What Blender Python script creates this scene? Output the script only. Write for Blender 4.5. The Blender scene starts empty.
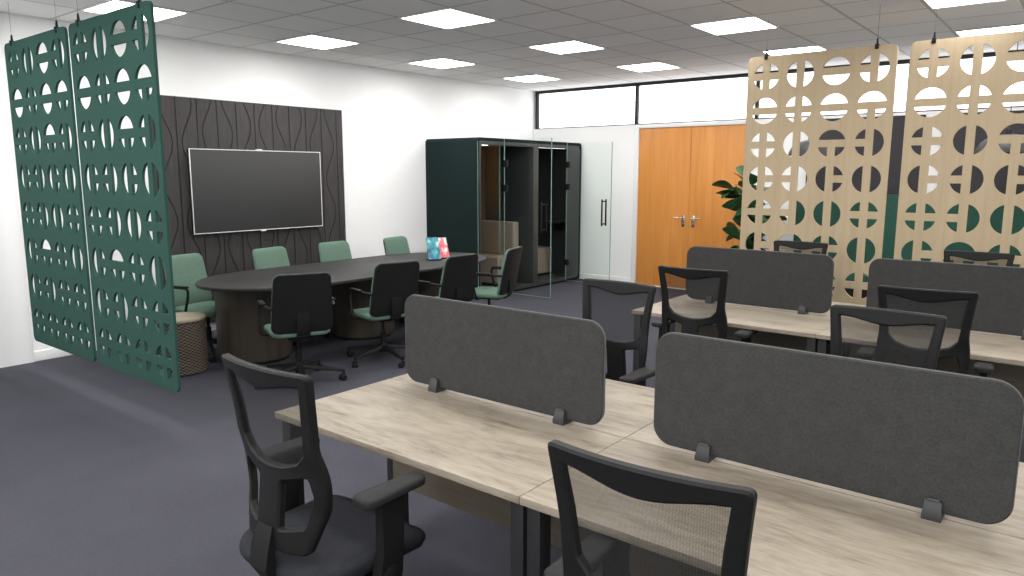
import bpy, bmesh, math, random
from mathutils import Vector, Matrix
random.seed(7)
SC = bpy.context.scene
COL = SC.collection
PI = math.pi
XL, YB, HC = -7.24, 9.692, 2.966          # left wall, back wall, ceiling height
XR, YF = 2.6, -2.4                         # right wall, wall behind the camera

# ------------------------------------------------------------------ materials
class NT:
    def __init__(s, name):
        s.m = bpy.data.materials.new(name); s.m.use_nodes = True
        s.t = s.m.node_tree; s.t.nodes.clear()
        s.out = s.t.nodes.new('ShaderNodeOutputMaterial')
    def n(s, typ, **kw):
        x = s.t.nodes.new('ShaderNode' + typ)
        for k, v in kw.items(): setattr(x, k, v)
        return x
    def l(s, a, b): s.t.links.new(a, b)
    def math(s, op, a, b=None, c=None):
        x = s.n('Math', operation=op)
        for i, v in enumerate((a, b, c)):
            if v is None: continue
            if isinstance(v, (int, float)): x.inputs[i].default_value = v
            else: s.l(v, x.inputs[i])
        return x.outputs[0]
    def coords(s, scale=(1, 1, 1)):
        tc = s.n('TexCoord'); mp = s.n('Mapping'); mp.inputs['Scale'].default_value = scale
        s.l(tc.outputs['Object'], mp.inputs['Vector']); return mp.outputs[0]
    def noise(s, vec, scale, detail=4, rough=.55):
        x = s.n('TexNoise'); x.inputs['Scale'].default_value = scale
        x.inputs['Detail'].default_value = detail; x.inputs['Roughness'].default_value = rough
        s.l(vec, x.inputs['Vector']); return x.outputs['Fac']
    def ramp(s, fac, stops):
        x = s.n('ValToRGB'); e = x.color_ramp.elements
        while len(e) < len(stops): e.new(.5)
        for i, (p, c) in enumerate(stops):
            e[i].position = p; e[i].color = (*c, 1)
        s.l(fac, x.inputs[0]); return x.outputs[0]
    def bsdf(s, col=(.5, .5, .5), rough=.5, metal=0, spec=.5, bump=None, bs=.2, bd=.01):
        b = s.n('BsdfPrincipled')
        if isinstance(col, tuple): b.inputs['Base Color'].default_value = (*col, 1)
        else: s.l(col, b.inputs['Base Color'])
        b.inputs['Roughness'].default_value = rough; b.inputs['Metallic'].default_value = metal
        b.inputs['Specular IOR Level'].default_value = spec
        if bump is not None:
            u = s.n('Bump'); u.inputs['Strength'].default_value = bs; u.inputs['Distance'].default_value = bd
            s.l(bump, u.inputs['Height']); s.l(u.outputs[0], b.inputs['Normal'])
        return b
    def done(s, sh): s.l(sh, s.out.inputs['Surface']); return s.m

def srgb(r, g, b):
    f = lambda c: (c / 255 / 12.92) if c / 255 <= .04045 else ((c / 255 + .055) / 1.055) ** 2.4
    return (f(r), f(g), f(b))

def plain(name, col, rough=.5, metal=0, spec=.5, mott=.06, sc=30, bump=0):
    t = NT(name); v = t.coords()
    nz = t.noise(v, sc)
    lo = tuple(c * (1 - mott) for c in col); hi = tuple(min(1, c * (1 + mott)) for c in col)
    c = t.ramp(nz, [(.3, lo), (.7, hi)])
    b = t.bsdf(c, rough, metal, spec, nz if bump else None, bump, .004)
    return t.done(b.outputs[0])

def fabric(name, col, mott=.18, sc=260, rough=.95, big=.08):
    t = NT(name); v = t.coords()
    a = t.noise(v, sc, 2); b_ = t.noise(v, 28, 5, .65)
    s = t.math('ADD', t.math('MULTIPLY', a, .6), t.math('MULTIPLY', b_, .4))
    c = t.ramp(s, [(.35, tuple(x * (1 - mott - big) for x in col)), (.65, tuple(x * (1 + mott) for x in col))])
    b = t.bsdf(c, rough, 0, .2, a, .35, .002)
    return t.done(b.outputs[0])

def wood(name, stops, axis=0, sc=1.0, rough=.5, bump=.08):
    t = NT(name); s = [22 * sc, 22 * sc, 22 * sc]; s[axis] = 1.1 * sc
    v = t.coords(tuple(s))
    n1 = t.noise(v, 1.3, 6, .62)
    s2 = [5 * sc, 5 * sc, 5 * sc]; s2[axis] = .9 * sc
    n2 = t.noise(t.coords(tuple(s2)), 1.6, 4, .6)
    s3 = [160 * sc] * 3; s3[axis] = 3 * sc
    n3 = t.noise(t.coords(tuple(s3)), 1.0, 3, .6)
    f = t.math('ADD', t.math('ADD', t.math('MULTIPLY', n1, .45), t.math('MULTIPLY', n2, .3)), t.math('MULTIPLY', n3, .25))
    b = t.bsdf(t.ramp(f, stops), rough, 0, .35, n3, bump, .002)
    return t.done(b.outputs[0])

M = {}
M['wall'] = plain('wall_paint', (.92, .92, .92), .85, mott=.01, sc=4)
M['white'] = plain('white_paint', (.84, .84, .84), .45, mott=.01, sc=8)
M['black'] = plain('black_plastic', (.008, .008, .0084), .55, spec=.22, mott=.12, sc=60)
M['blackpad'] = plain('black_soft_pad', (.013, .013, .0135), .65, spec=.25, mott=.15, sc=180, bump=.2)
M['blackmetal'] = plain('black_metal', (.016, .016, .017), .38, .0, mott=.08)
M['frameblack'] = plain('window_frame_black', (.012, .012, .014), .5)
M['clamp'] = plain('grey_clamp_plastic', (.036, .037, .039), .45, spec=.3, mott=.05)
M['felt_highlight'] = plain('lit_felt_edge', (.14, .14, .137), .9, spec=.1)  # paler than the felt, colours in the overhead light on its edge
M['seatfab'] = fabric('black_seat_fabric', (.021, .022, .027), .25, 320)
M['felt'] = fabric('charcoal_felt', (.045, .045, .0445), .15, 150, big=.09)
M['greenfab'] = fabric('sage_green_fabric', (.120, .195, .148), .10, 300, big=.03)
M['greenpanel'] = fabric('green_felt_panel', (.024, .068, .055), .06, 260, big=.03)
M['podfab'] = fabric('dark_green_pod_fabric', (.008, .019, .0185), .15, 300, big=.02)
M['podgrey'] = plain('dark_grey_pod_frame', (.040, .044, .044), .45, mott=.05)
M['podin'] = fabric('dark_grey_pod_lining', (.040, .042, .043), .12, 200)
M['taupe'] = fabric('taupe_fabric', (.30, .25, .205), .08, 260, big=.02)
M['boothgreen'] = fabric('booth_green_fabric', (.030, .090, .066), .1, 240)
M['boothgrey'] = fabric('booth_grey_felt', (.052, .050, .054), .08, 240, big=.02)
M['chrome'] = plain('brushed_steel', (.68, .68, .68), .22, 1.0, mott=.02)
M['silver'] = plain('silver_trim', (.78, .78, .78), .4, .0, mott=.02)
M['edge'] = plain('glass_edge_green', (.20, .33, .28), .2, mott=.03)
M['tabletop'] = wood('charcoal_table_laminate', [(.3, (.020, .0185, .0185)), (.7, (.032, .030, .0295))], 1, .8, .55, .05)
M['pedestal'] = wood('dark_walnut', [(.3, (.032, .025, .0185)), (.5, (.053, .042, .032)), (.7, (.072, .058, .044))], 2, .6, .5)
def make_oak():
    t = NT('grey_oak_laminate')
    def nz(vec, sc, det, dist):
        x = t.n('TexNoise'); x.inputs['Scale'].default_value = sc; x.inputs['Detail'].default_value = det
        x.inputs['Roughness'].default_value = .62; x.inputs['Distortion'].default_value = dist; t.l(vec, x.inputs['Vector']); return x.outputs['Fac']
    oi = t.n('ObjectInfo')
    def vec(scale):
        tc = t.n('TexCoord'); a = t.n('VectorMath', operation='ADD'); t.l(tc.outputs['Object'], a.inputs[0])
        c = t.n('CombineXYZ'); t.l(t.math('MULTIPLY', oi.outputs['Random'], 13.0), c.inputs[0]); t.l(t.math('MULTIPLY', oi.outputs['Random'], 7.0), c.inputs[1])
        t.l(c.outputs[0], a.inputs[1]); mp = t.n('Mapping'); mp.inputs['Scale'].default_value = scale; t.l(a.outputs[0], mp.inputs['Vector']); return mp.outputs[0]
    broad = nz(vec((1.6, 7, 7)), 1.4, 5, .9)
    streak = nz(vec((5, 30, 30)), 1.3, 5, .8)
    pore = nz(vec((16, 190, 190)), 1.0, 3, 0)
    f = t.math('ADD', t.math('ADD', t.math('MULTIPLY', broad, .46), t.math('MULTIPLY', streak, .32)), t.math('MULTIPLY', pore, .22))
    c = t.ramp(f, [(.34, (.120, .097, .073)), (.44, (.215, .180, .138)), (.52, (.275, .236, .184)), (.66, (.345, .302, .243))])
    b = t.bsdf(c, .5, 0, .35, pore, .06, .002)
    return t.done(b.outputs[0])
M['oak'] = make_oak()
M['modesty'] = wood('grey_oak_modesty', [(.3, (.085, .068, .05)), (.5, (.13, .107, .08)), (.7, (.175, .147, .113))], 0, .55, .5)
M['door'] = wood('orange_oak_veneer', [(.3, (.53, .20, .042)), (.5, (.66, .27, .062)), (.7, (.76, .345, .092))], 2, .5, .38, .04)
M['tan'] = wood('tan_felt_board', [(.3, (.395, .305, .195)), (.5, (.445, .35, .228)), (.7, (.49, .39, .26))], 2, .9, .75, .05)
M['pot'] = plain('pot_grey', (.12, .12, .12), .6)
M['soil'] = plain('soil', (.03, .02, .014), .95, mott=.4)
M['bark'] = plain('plant_bark', (.10, .07, .045), .85, mott=.3)

def make_leaf():
    t = NT('glossy_leaf'); v = t.coords()
    n = t.noise(v, 9, 3)
    b = t.bsdf(t.ramp(n, [(.3, (.010, .045, .012)), (.7, (.035, .12, .035))]), .38, 0, .5)
    return t.done(b.outputs[0])
M['leaf'] = make_leaf()

def make_carpet():
    t = NT('blue_grey_carpet'); v = t.coords()
    a = t.noise(v, 420, 3, .7); b_ = t.noise(v, 2.2, 3); c_ = t.noise(v, 60, 4, .7)
    s = t.math('ADD', t.math('ADD', t.math('MULTIPLY', a, .45), t.math('MULTIPLY', b_, .2)), t.math('MULTIPLY', c_, .35))
    c = t.ramp(s, [(.32, (.043, .043, .055)), (.68, (.078, .078, .096))])
    b = t.bsdf(c, .97, 0, .1, a, .5, .004)
    return t.done(b.outputs[0])
M['carpet'] = make_carpet()

def make_ceiling():
    t = NT('mineral_ceiling_tiles'); v = t.coords()
    sx = t.n('SeparateXYZ'); t.l(v, sx.inputs[0])
    def line(o, off):
        fr = t.math('FRACT', t.math('ADD', t.math('DIVIDE', o, .6), off))
        return t.math('GREATER_THAN', t.math('ABSOLUTE', t.math('SUBTRACT', fr, .5)), .48)
    # grid lines run through the light panels' edges
    gx = line(sx.outputs['X'], 6.585 / .6 + 20)
    gy = line(sx.outputs['Y'], -2.66 / .6 + 20)
    g = t.math('MAXIMUM', gx, gy)
    # per-tile tone
    fl = t.n('Vector' + 'Math', operation='FLOOR'); ad = t.n('VectorMath', operation='ADD'); dv = t.n('VectorMath', operation='DIVIDE')
    dv.inputs[1].default_value = (.6, .6, 100); ad.inputs[1].default_value = (6.585 / .6 + 20, -2.66 / .6 + 20, .5)
    t.l(v, dv.inputs[0]); t.l(dv.outputs[0], ad.inputs[0]); t.l(ad.outputs[0], fl.inputs[0])
    wn = t.n('TexWhiteNoise'); t.l(fl.outputs[0], wn.inputs['Vector'])
    sp = t.noise(v, 140, 3, .7)
    f = t.math('ADD', t.math('MULTIPLY', wn.outputs['Value'], .35), t.math('MULTIPLY', sp, .65))
    tile = t.ramp(f, [(.15, (.82, .81, .80)), (.75, (.91, .90, .89))])
    mx = t.n('Mix', data_type='RGBA'); t.l(g, mx.inputs[0]); t.l(tile, mx.inputs[6]); mx.inputs[7].default_value = (.58, .57, .56, 1)
    b = t.bsdf(mx.outputs[2], .95, 0, .1, t.math('ADD', g, t.math('MULTIPLY', sp, .2)), .3, .006)
    return t.done(b.outputs[0])
M['ceiling'] = make_ceiling()

def make_grooves():
    t = NT('grooved_charcoal_board'); v = t.coords()
    sx = t.n('SeparateXYZ'); t.l(v, sx.inputs[0])
    y, z = sx.outputs['Y'], sx.outputs['Z']
    P = .218
    u = t.math('ADD', t.math('DIVIDE', y, P), 40.0)
    fr = t.math('FRACT', u); cell = t.math('FLOOR', u)
    par = t.math('SUBTRACT', t.math('MULTIPLY', t.math('MODULO', cell, 2), 2), 1)       # -1 / +1
    ph = t.math('MULTIPLY', t.math('FLOOR', t.math('DIVIDE', cell, 2)), 2.3)
    w = t.math('MULTIPLY', t.math('SINE', t.math('ADD', t.math('MULTIPLY', z, 2 * PI / .78), ph)), t.math('MULTIPLY', par, .27))
    d1 = t.math('ABSOLUTE', t.math('SUBTRACT', t.math('SUBTRACT', fr, .5), w))
    d2 = t.math('MINIMUM', fr, t.math('SUBTRACT', 1, fr))
    d = t.math('MINIMUM', d1, d2)
    mr = t.n('MapRange'); mr.inputs['From Min'].default_value = .008; mr.inputs['From Max'].default_value = .035
    t.l(d, mr.inputs['Value'])
    gnz = t.noise(t.coords((60, 60, 3)), 1.2, 3)
    face = t.ramp(gnz, [(.3, (.040, .037, .037)), (.7, (.058, .054, .054))])
    mx = t.n('Mix', data_type='RGBA'); t.l(mr.outputs[0], mx.inputs[0]); mx.inputs[6].default_value = (.016, .015, .015, 1); t.l(face, mx.inputs[7])
    b = t.bsdf(mx.outputs[2], .65, 0, .3, mr.outputs[0], 1.0, .012)
    return t.done(b.outputs[0])
M['groove'] = make_grooves()

def make_emit(name, col, st):
    t = NT(name); e = t.n('Emission'); e.inputs[0].default_value = (*col, 1); e.inputs[1].default_value = st
    return t.done(e.outputs[0])
LIGHT = 11.0
M['lamp'] = make_emit('light_diffuser', (1, .985, .96), LIGHT)
M['sky'] = make_emit('bright_window_daylight', (1, 1, 1), 1.6)
M['daylight'] = make_emit('window_daylight', (.95, .98, 1), 1.2)  # fill glow for the windows added behind the camera
M['led'] = make_emit('led_strip', (1, 1, .97), 2.2)

def make_glass(name='clear_glass', tint=(.965, .985, .975)):
    t = NT(name)
    tr = t.n('BsdfTransparent'); tr.inputs[0].default_value = (*tint, 1)
    gl = t.n('BsdfGlossy'); gl.inputs['Roughness'].default_value = .02; gl.inputs['Color'].default_value = (1, 1, 1, 1)
    fr = t.n('Fresnel'); fr.inputs[0].default_value = 1.22
    mx = t.n('MixShader'); t.l(t.math('MULTIPLY', fr.outputs[0], .35), mx.inputs[0]); t.l(tr.outputs[0], mx.inputs[1]); t.l(gl.outputs[0], mx.inputs[2])
    return t.done(mx.outputs[0])
M['glass'] = make_glass()

def make_mesh():
    t = NT('black_chair_mesh'); v = t.coords()
    sx = t.n('SeparateXYZ'); t.l(v, sx.inputs[0])
    k = 2 * PI / .0056
    a = t.math('SINE', t.math('MULTIPLY', t.math('ADD', sx.outputs['X'], sx.outputs['Z']), k))
    b_ = t.math('SINE', t.math('MULTIPLY', t.math('SUBTRACT', sx.outputs['X'], sx.outputs['Z']), k))
    hole = t.math('GREATER_THAN', t.math('MULTIPLY', a, b_), .0)
    fac = t.math('ADD', .36, t.math('MULTIPLY', hole, .42))
    tr = t.n('BsdfTransparent'); b = t.bsdf((.022, .022, .023), .8, 0, .2)
    mx = t.n('MixShader'); t.l(fac, mx.inputs[0]); t.l(tr.outputs[0], mx.inputs[1]); t.l(b.outputs[0], mx.inputs[2])
    return t.done(mx.outputs[0])
M['mesh'] = make_mesh()

def make_wicker():
    t = NT('woven_wicker'); v = t.coords()
    sx = t.n('SeparateXYZ'); t.l(v, sx.inputs[0])
    an = t.math('MULTIPLY', t.math('ARCTAN2', sx.outputs['Y'], sx.outputs['X']), 26)
    z = t.math('MULTIPLY', sx.outputs['Z'], 2 * PI / .026)
    w = t.math('MULTIPLY', t.math('SINE', t.math('ADD', an, t.math('MULTIPLY', sx.outputs['Z'], 14))), t.math('SINE', z))
    c = t.ramp(t.math('ADD', t.math('MULTIPLY', w, .5), .5), [(.2, (.035, .026, .02)), (.5, (.12, .095, .075)), (.85, (.20, .165, .13))])
    b = t.bsdf(c, .8, 0, .2, w, .8, .008)
    return t.done(b.outputs[0])
M['wicker'] = make_wicker()
M['rim'] = plain('pale_stool_top', (.34, .29, .215), .7, mott=.15, sc=40)
M['screen'] = plain('black_tv_screen', (.034, .034, .035), .5, mott=.02, sc=3)

def make_print(name, stops, sc):
    t = NT(name); v = t.coords((1, 1, .6))
    n = t.noise(v, sc, 2, .5)
    b = t.bsdf(t.ramp(n, stops), .3)
    return t.done(b.outputs[0])
M['blueprint'] = make_print('blue_leaflet_print', [(.3, (.02, .06, .20)), (.45, (.03, .24, .30)), (.58, (.10, .42, .46)), (.72, (.75, .70, .85))], 16)
M['redprint'] = make_print('red_leaflet_print', [(.3, (.55, .05, .06)), (.48, (.75, .16, .20)), (.56, (.70, .75, .72)), (.72, (.35, .60, .58))], 14)

# ------------------------------------------------------------------ mesh helpers
def finish(bm, name, m, parent=None, loc=(0, 0, 0), sharp=38):
    me = bpy.data.meshes.new(name)
    bmesh.ops.recalc_face_normals(bm, faces=bm.faces[:])
    bm.to_mesh(me); bm.free()
    return link(me, name, m, parent, loc, sharp)
def link(me, name, m, parent=None, loc=(0, 0, 0), sharp=38):
    for p in me.polygons: p.use_smooth = True
    me.set_sharp_from_angle(angle=math.radians(sharp))
    me.materials.clear(); me.materials.append(M[m])
    o = bpy.data.objects.new(name, me); COL.objects.link(o)
    o.location = loc
    if parent: o.parent = parent
    return o
def NB(): return bmesh.new()
def merge(dst, src, mat=None):
    if mat is not None: bmesh.ops.transform(src, matrix=mat, verts=src.verts[:])
    me = bpy.data.meshes.new('tmp'); src.to_mesh(me); src.free(); dst.from_mesh(me); bpy.data.meshes.remove(me)
def box(bm, lo, hi, bev=0, seg=2, mat=None):
    b = bmesh.new(); bmesh.ops.create_cube(b, size=1)
    c = [(lo[i] + hi[i]) / 2 for i in range(3)]; s = [abs(hi[i] - lo[i]) for i in range(3)]
    for v in b.verts: v.co = Vector((v.co.x * s[0] + c[0], v.co.y * s[1] + c[1], v.co.z * s[2] + c[2]))
    if bev: bmesh.ops.bevel(b, geom=b.edges[:], offset=min(bev, min(s) * .49), segments=seg, profile=.6, affect='EDGES')
    merge(bm, b, mat); return bm
def tube(bm, pts, r, n=10, caps=True):
    pts = [Vector(p) for p in pts]; rs = r if isinstance(r, (list, tuple)) else [r] * len(pts)
    rings = []; up = None
    for i, p in enumerate(pts):
        d = (pts[min(i + 1, len(pts) - 1)] - pts[max(i - 1, 0)]).normalized()
        if up is None:
            up = Vector((0, 0, 1)) if abs(d.z) < .9 else Vector((1, 0, 0))
        a = d.cross(up)
        if a.length < 1e-5: a = d.cross(Vector((0, 1, 0)))
        a.normalize(); b = a.cross(d).normalized(); up = b
        rings.append([bm.verts.new(p + rs[i] * (math.cos(2 * PI * k / n) * a + math.sin(2 * PI * k / n) * b)) for k in range(n)])
    for i in range(len(rings) - 1):
        for k in range(n):
            bm.faces.new((rings[i][k], rings[i][(k + 1) % n], rings[i + 1][(k + 1) % n], rings[i + 1][k]))
    if caps:
        bm.faces.new(rings[0]); bm.faces.new(rings[-1])
    return bm
def smooth_path(pts, k=5):
    P = [Vector(p) for p in pts]; out = []
    for i in range(len(P) - 1):
        p0, p1, p2, p3 = P[max(i - 1, 0)], P[i], P[i + 1], P[min(i + 2, len(P) - 1)]
        for j in range(k):
            t = j / k
            out.append(.5 * ((2 * p1) + (p2 - p0) * t + (2 * p0 - 5 * p1 + 4 * p2 - p3) * t * t + (3 * p1 - p0 - 3 * p2 + p3) * t ** 3))
    out.append(P[-1]); return out
def lathe(bm, prof, n=24, mat=None):
    b = bmesh.new(); rings = []
    for r, z in prof:
        if r < 1e-6: rings.append([b.verts.new((0, 0, z))])
        else: rings.append([b.verts.new((r * math.cos(2 * PI * k / n), r * math.sin(2 * PI * k / n), z)) for k in range(n)])
    for i in range(len(rings) - 1):
        A, B = rings[i], rings[i + 1]
        for k in range(n):
            a = [A[k % len(A)], A[(k + 1) % len(A)], B[(k + 1) % len(B)], B[k % len(B)]]
            u = []
            for q in a:
                if q not in u: u.append(q)
            if len(u) >= 3: b.faces.new(u)
    merge(bm, b, mat); return bm
def rrect(w, d, r, n=5, cx=0, cy=0):
    pts = []
    for sx, sy, a0 in ((1, 1, 0), (-1, 1, 90), (-1, -1, 180), (1, -1, 270)):
        for k in range(n + 1):
            a = math.radians(a0 + 90 * k / n)
            pts.append((cx + sx * (w / 2 - r) + r * math.cos(a), cy + sy * (d / 2 - r) + r * math.sin(a)))
    return pts
def stack(bm, rings):
    """closed skin through rings of 3D points of equal count, capped"""
    R = [[bm.verts.new(p) for p in ring] for ring in rings]; n = len(R[0])
    for i in range(len(R) - 1):
        for k in range(n):
            bm.faces.new((R[i][k], R[i][(k + 1) % n], R[i + 1][(k + 1) % n], R[i + 1][k]))
    bm.faces.new(R[0][::-1]); bm.faces.new(R[-1]); return bm
def cushion(bm, w, d, r, zs, fn=None):
    """zs: list of (z, inset); rounded slab"""
    rings = []
    for z, ins in zs:
        ring = []
        for x, y in rrect(w - 2 * ins, d - 2 * ins, max(.005, r - ins), 6):
            p = (x, y, z)
            ring.append(fn(*p) if fn else p)
        rings.append(ring)
    return stack(bm, rings)
def fill(loops, thick, bev=0.0):
    """flat outline with holes -> solid mesh in XY, thickness along Z (centred)"""
    cu = bpy.data.curves.new('tmp', 'CURVE'); cu.dimensions = '2D'; cu.fill_mode = 'BOTH'
    cu.extrude = max(thick / 2 - bev, 1e-5); cu.bevel_depth = bev; cu.bevel_resolution = 0; cu.offset = -bev
    for lp in loops:
        s = cu.splines.new('POLY'); s.points.add(len(lp) - 1)
        for p, (x, y) in zip(s.points, lp): p.co = (x, y, 0, 1)
        s.use_cyclic_u = True
    o = bpy.data.objects.new('tmp', cu); COL.objects.link(o)
    bpy.context.view_layer.update()
    dg = bpy.context.evaluated_depsgraph_get()
    me = bpy.data.meshes.new_from_object(o.evaluated_get(dg))
    bpy.data.objects.remove(o); bpy.data.curves.remove(cu)
    bm = bmesh.new(); bm.from_mesh(me); bpy.data.meshes.remove(me)
    bmesh.ops.remove_doubles(bm, verts=bm.verts[:], dist=1e-5)
    return bm
def remap(bm, fn):
    for v in bm.verts: v.co = Vector(fn(v.co.x, v.co.y, v.co.z))
    return bm
def weighted(o):
    m = o.modifiers.new('normals', 'WEIGHTED_NORMAL'); m.keep_sharp = True; m.weight = 90; return o
def resample(pts, step):
    out = []
    for i, p in enumerate(pts):
        q = pts[(i + 1) % len(pts)]; L = math.hypot(q[0] - p[0], q[1] - p[1]); n = max(1, int(L / step))
        for k in range(n): out.append((p[0] + (q[0] - p[0]) * k / n, p[1] + (q[1] - p[1]) * k / n))
    return out
def soften(pts, r, n=4):
    """round every corner of a polygon with radius r (r may be a list)"""
    out = []; N = len(pts)
    for i in range(N):
        p = Vector(pts[i]); a = Vector(pts[i - 1]) - p; b = Vector(pts[(i + 1) % N]) - p
        rr = r[i] if isinstance(r, (list, tuple)) else r
        k = min(rr, a.length * .48, b.length * .48)
        A = p + a.normalized() * k; B = p + b.normalized() * k
        for j in range(n + 1):
            t = j / n; q = A * (1 - t) ** 2 + p * 2 * t * (1 - t) + B * t * t
            out.append((q.x, q.y))
    return out

def thing(name, label, cat, loc=(0, 0, 0), rz=0, group=None):
    o = bpy.data.objects.new(name, None); COL.objects.link(o); o.empty_display_size = .05
    o.location = loc; o.rotation_euler = (0, 0, rz)
    return tag(o, label, cat, group)
def tag(o, label, cat, group=None):
    o['label'] = label; o['category'] = cat
    if group: o['group'] = group
    return o
def struct(o, label=None, cat=None):
    o['kind'] = 'structure'
    if label: o['label'] = label
    if cat: o['category'] = cat
    return o
KIDS = {}
def tree_copy(src, parent=None):
    c = src.copy(); COL.objects.link(c)
    if parent: c.parent = parent
    for ch in list(src.children): tree_copy(ch, c)
    return c
def dup(src, loc, rz, label):
    c = tree_copy(src); c.location = loc; c.rotation_euler = (0, 0, rz); c['label'] = label
    return c

# ------------------------------------------------------------------ camera
def make_camera():
    f, yaw, pitch, roll = 728.11, -0.6714, 0.15523, 0.00105
    F = Vector((math.sin(yaw) * math.cos(pitch), math.cos(yaw) * math.cos(pitch), -math.sin(pitch)))
    R0 = Vector((math.cos(yaw), -math.sin(yaw), 0)); U0 = R0.cross(F)
    R = math.cos(roll) * R0 + math.sin(roll) * U0; U = -math.sin(roll) * R0 + math.cos(roll) * U0
    cd = bpy.data.cameras.new('camera'); cd.sensor_fit = 'HORIZONTAL'; cd.sensor_width = 36; cd.lens = f / 1024 * 36
    cd.clip_start = .05
    o = bpy.data.objects.new('camera', cd); COL.objects.link(o)
    m = Matrix((R, U, -F)).transposed().to_4x4(); m.translation = Vector((0, 0, 1.65)); o.matrix_world = m
    SC.camera = o
make_camera()

# ------------------------------------------------------------------ the room
T = .12
SILL, DTOP = 2.367, 2.311
DX0, DX1 = -5.318, -3.686
struct(finish(box(NB(), (XL - T, YF - T, -.1), (XR + T, YB + T, 0)), 'floor', 'carpet'), 'blue grey carpet floor of the office', 'floor')
struct(finish(box(NB(), (XL - T, YF - T, HC), (XR + T, YB + T, HC + .1)), 'ceiling', 'ceiling'), 'grey suspended ceiling of square tiles', 'ceiling')
struct(finish(box(NB(), (XL - T, YF - T, 0), (XL, YB + T, HC)), 'wall_left', 'wall'), 'white wall on the left behind the black board', 'wall')
struct(finish(box(NB(), (XR, YF - T, 0), (XR + T, YB + T, HC)), 'wall_right', 'wall'), 'white wall on the right outside the view', 'wall')
struct(finish(box(NB(), (XL, YF - T, 0), (XR, YF, HC)), 'wall_front', 'wall'), 'white wall behind the camera', 'wall')
b = NB()
box(b, (XL, YB, 0), (DX0 - .07, YB + T, SILL))
box(b, (DX0 - .07, YB, DTOP + .045), (DX1 + .07, YB + T, SILL))
box(b, (DX1 + .07, YB, 0), (XR, YB + T, SILL))
struct(finish(b, 'wall_back', 'wall'), 'white back wall with double doors and high windows', 'wall')
# high window strip
MUL = [XL + .02, -5.38, -3.597, -1.81, -.03, 1.2, XR]
for i in range(len(MUL) - 1):
    x0, x1 = MUL[i], MUL[i + 1]
    w = struct(finish(box(NB(), (x0, YB + .05, SILL), (x1, YB + .065, HC)), 'window_%d' % (i + 1), 'sky'),
               ['bright high window above the green pod', 'bright high window above the wooden double doors', 'bright high window behind the left tan screen',
                'bright high window behind the right tan screen', 'high window right of the view', 'rightmost high window out of view'][i], 'window')
    fb = NB()
    wl = .05 if i == 0 else .022
    box(fb, (x0, YB - .004, SILL), (x0 + wl, YB + .05, HC), .003)
    box(fb, (x1 - .022, YB - .004, SILL), (x1, YB + .05, HC), .003)
    box(fb, (x0 + wl, YB - .004, HC - .045), (x1 - .022, YB + .05, HC), .003)
    box(fb, (x0 + wl, YB - .004, SILL), (x1 - .022, YB + .05, SILL + .014), .003)
    finish(fb, 'window_frame', 'frameblack', w)
# unseen glowing windows added behind the camera to brighten the ceiling
for k, x0 in enumerate((-6.4, -3.5, -.6)):
    w = struct(finish(box(NB(), (x0, YF + .001, .9), (x0 + 2.6, YF + .012, 2.55)), 'window_%d' % (7 + k), 'daylight'), ['leftmost', 'middle', 'rightmost'][k] + ' unseen glowing window added behind the camera as fill light', 'window')
    fb = NB()
    for lo, hi in (((-.05, .85), (2.65, .9)), ((-.05, 2.55), (2.65, 2.6)), ((-.05, .9), (0, 2.55)), ((2.6, .9), (2.65, 2.55)), ((1.275, .9), (1.325, 2.55))):
        box(fb, (x0 + lo[0], YF + .001, lo[1]), (x0 + hi[0], YF + .03, hi[1]), .003)
    finish(fb, 'window_frame', 'frameblack', w)
# baseboards
b = NB(); box(b, (XL + .012, YB - .014, 0), (DX0 - .07, YB, .09), .004); box(b, (DX1 + .07, YB - .014, 0), (XR, YB, .09), .004)
struct(finish(b, 'baseboard_back', 'white'))
struct(finish(box(NB(), (XL, YF, 0), (XL + .012, YB, .09), .004), 'baseboard_left', 'white'))
# shallow pilaster on the left wall
struct(finish(box(NB(), (XL + .001, 2.02, 0), (XL + .03, 2.28, HC), .004), 'trim_1', 'white'), 'shallow white pilaster on the left wall beside the green screens', 'pilaster')
# doors: frame, two leaves
b = NB()
box(b, (DX0 - .07, YB - .02, 0), (DX0, YB + T, DTOP + .045), .004)
box(b, (DX1, YB - .02, 0), (DX1 + .07, YB + T, DTOP + .045), .004)
box(b, (DX0, YB - .02, DTOP), (DX1, YB + T, DTOP + .045), .004)
struct(finish(b, 'trim_2', 'white'), 'white frame around the wooden double doors', 'door frame')
struct(finish(box(NB(), (DX0, YB - .01, 0), (DX1, YB + T, .012), .003), 'trim_3', 'white'), 'pale threshold under the wooden double doors', 'threshold')
DM = (DX0 + DX1) / 2
def door(n, x0, x1, hx, sgn, label):
    d = struct(finish(box(NB(), (x0 + .002, YB + .004, .014), (x1 - .002, YB + .05, DTOP - .003), .003), 'door_%d' % n, 'door'), label, 'door')
    h = NB(); z = 1.035
    box(h, (hx - .022, YB - .004, z - .13), (hx + .022, YB + .004, z + .035), .012)       # back plate
    tube(h, [(hx, YB, z), (hx, YB - .055, z)], .009)
    tube(h, smooth_path([(hx, YB - .055, z), (hx + sgn * .03, YB - .058, z + .002), (hx + sgn * .125, YB - .052, z)]), .009)
    ho = finish(h, 'door_handle', 'chrome', d)
    lathe(k := NB(), [(0, .012), (.015, .012), (.017, 0), (0, 0)], 16, Matrix.Translation((hx, YB - .004, z - .085)) @ Matrix.Rotation(PI / 2, 4, 'X'))
    finish(k, 'lock_cylinder', 'chrome', ho)
door(1, DX0, DM, DM - .075, -1, 'left leaf of the orange oak double doors')
door(2, DM, DX1, DM + .075, 1, 'right leaf of the orange oak double doors')

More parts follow.
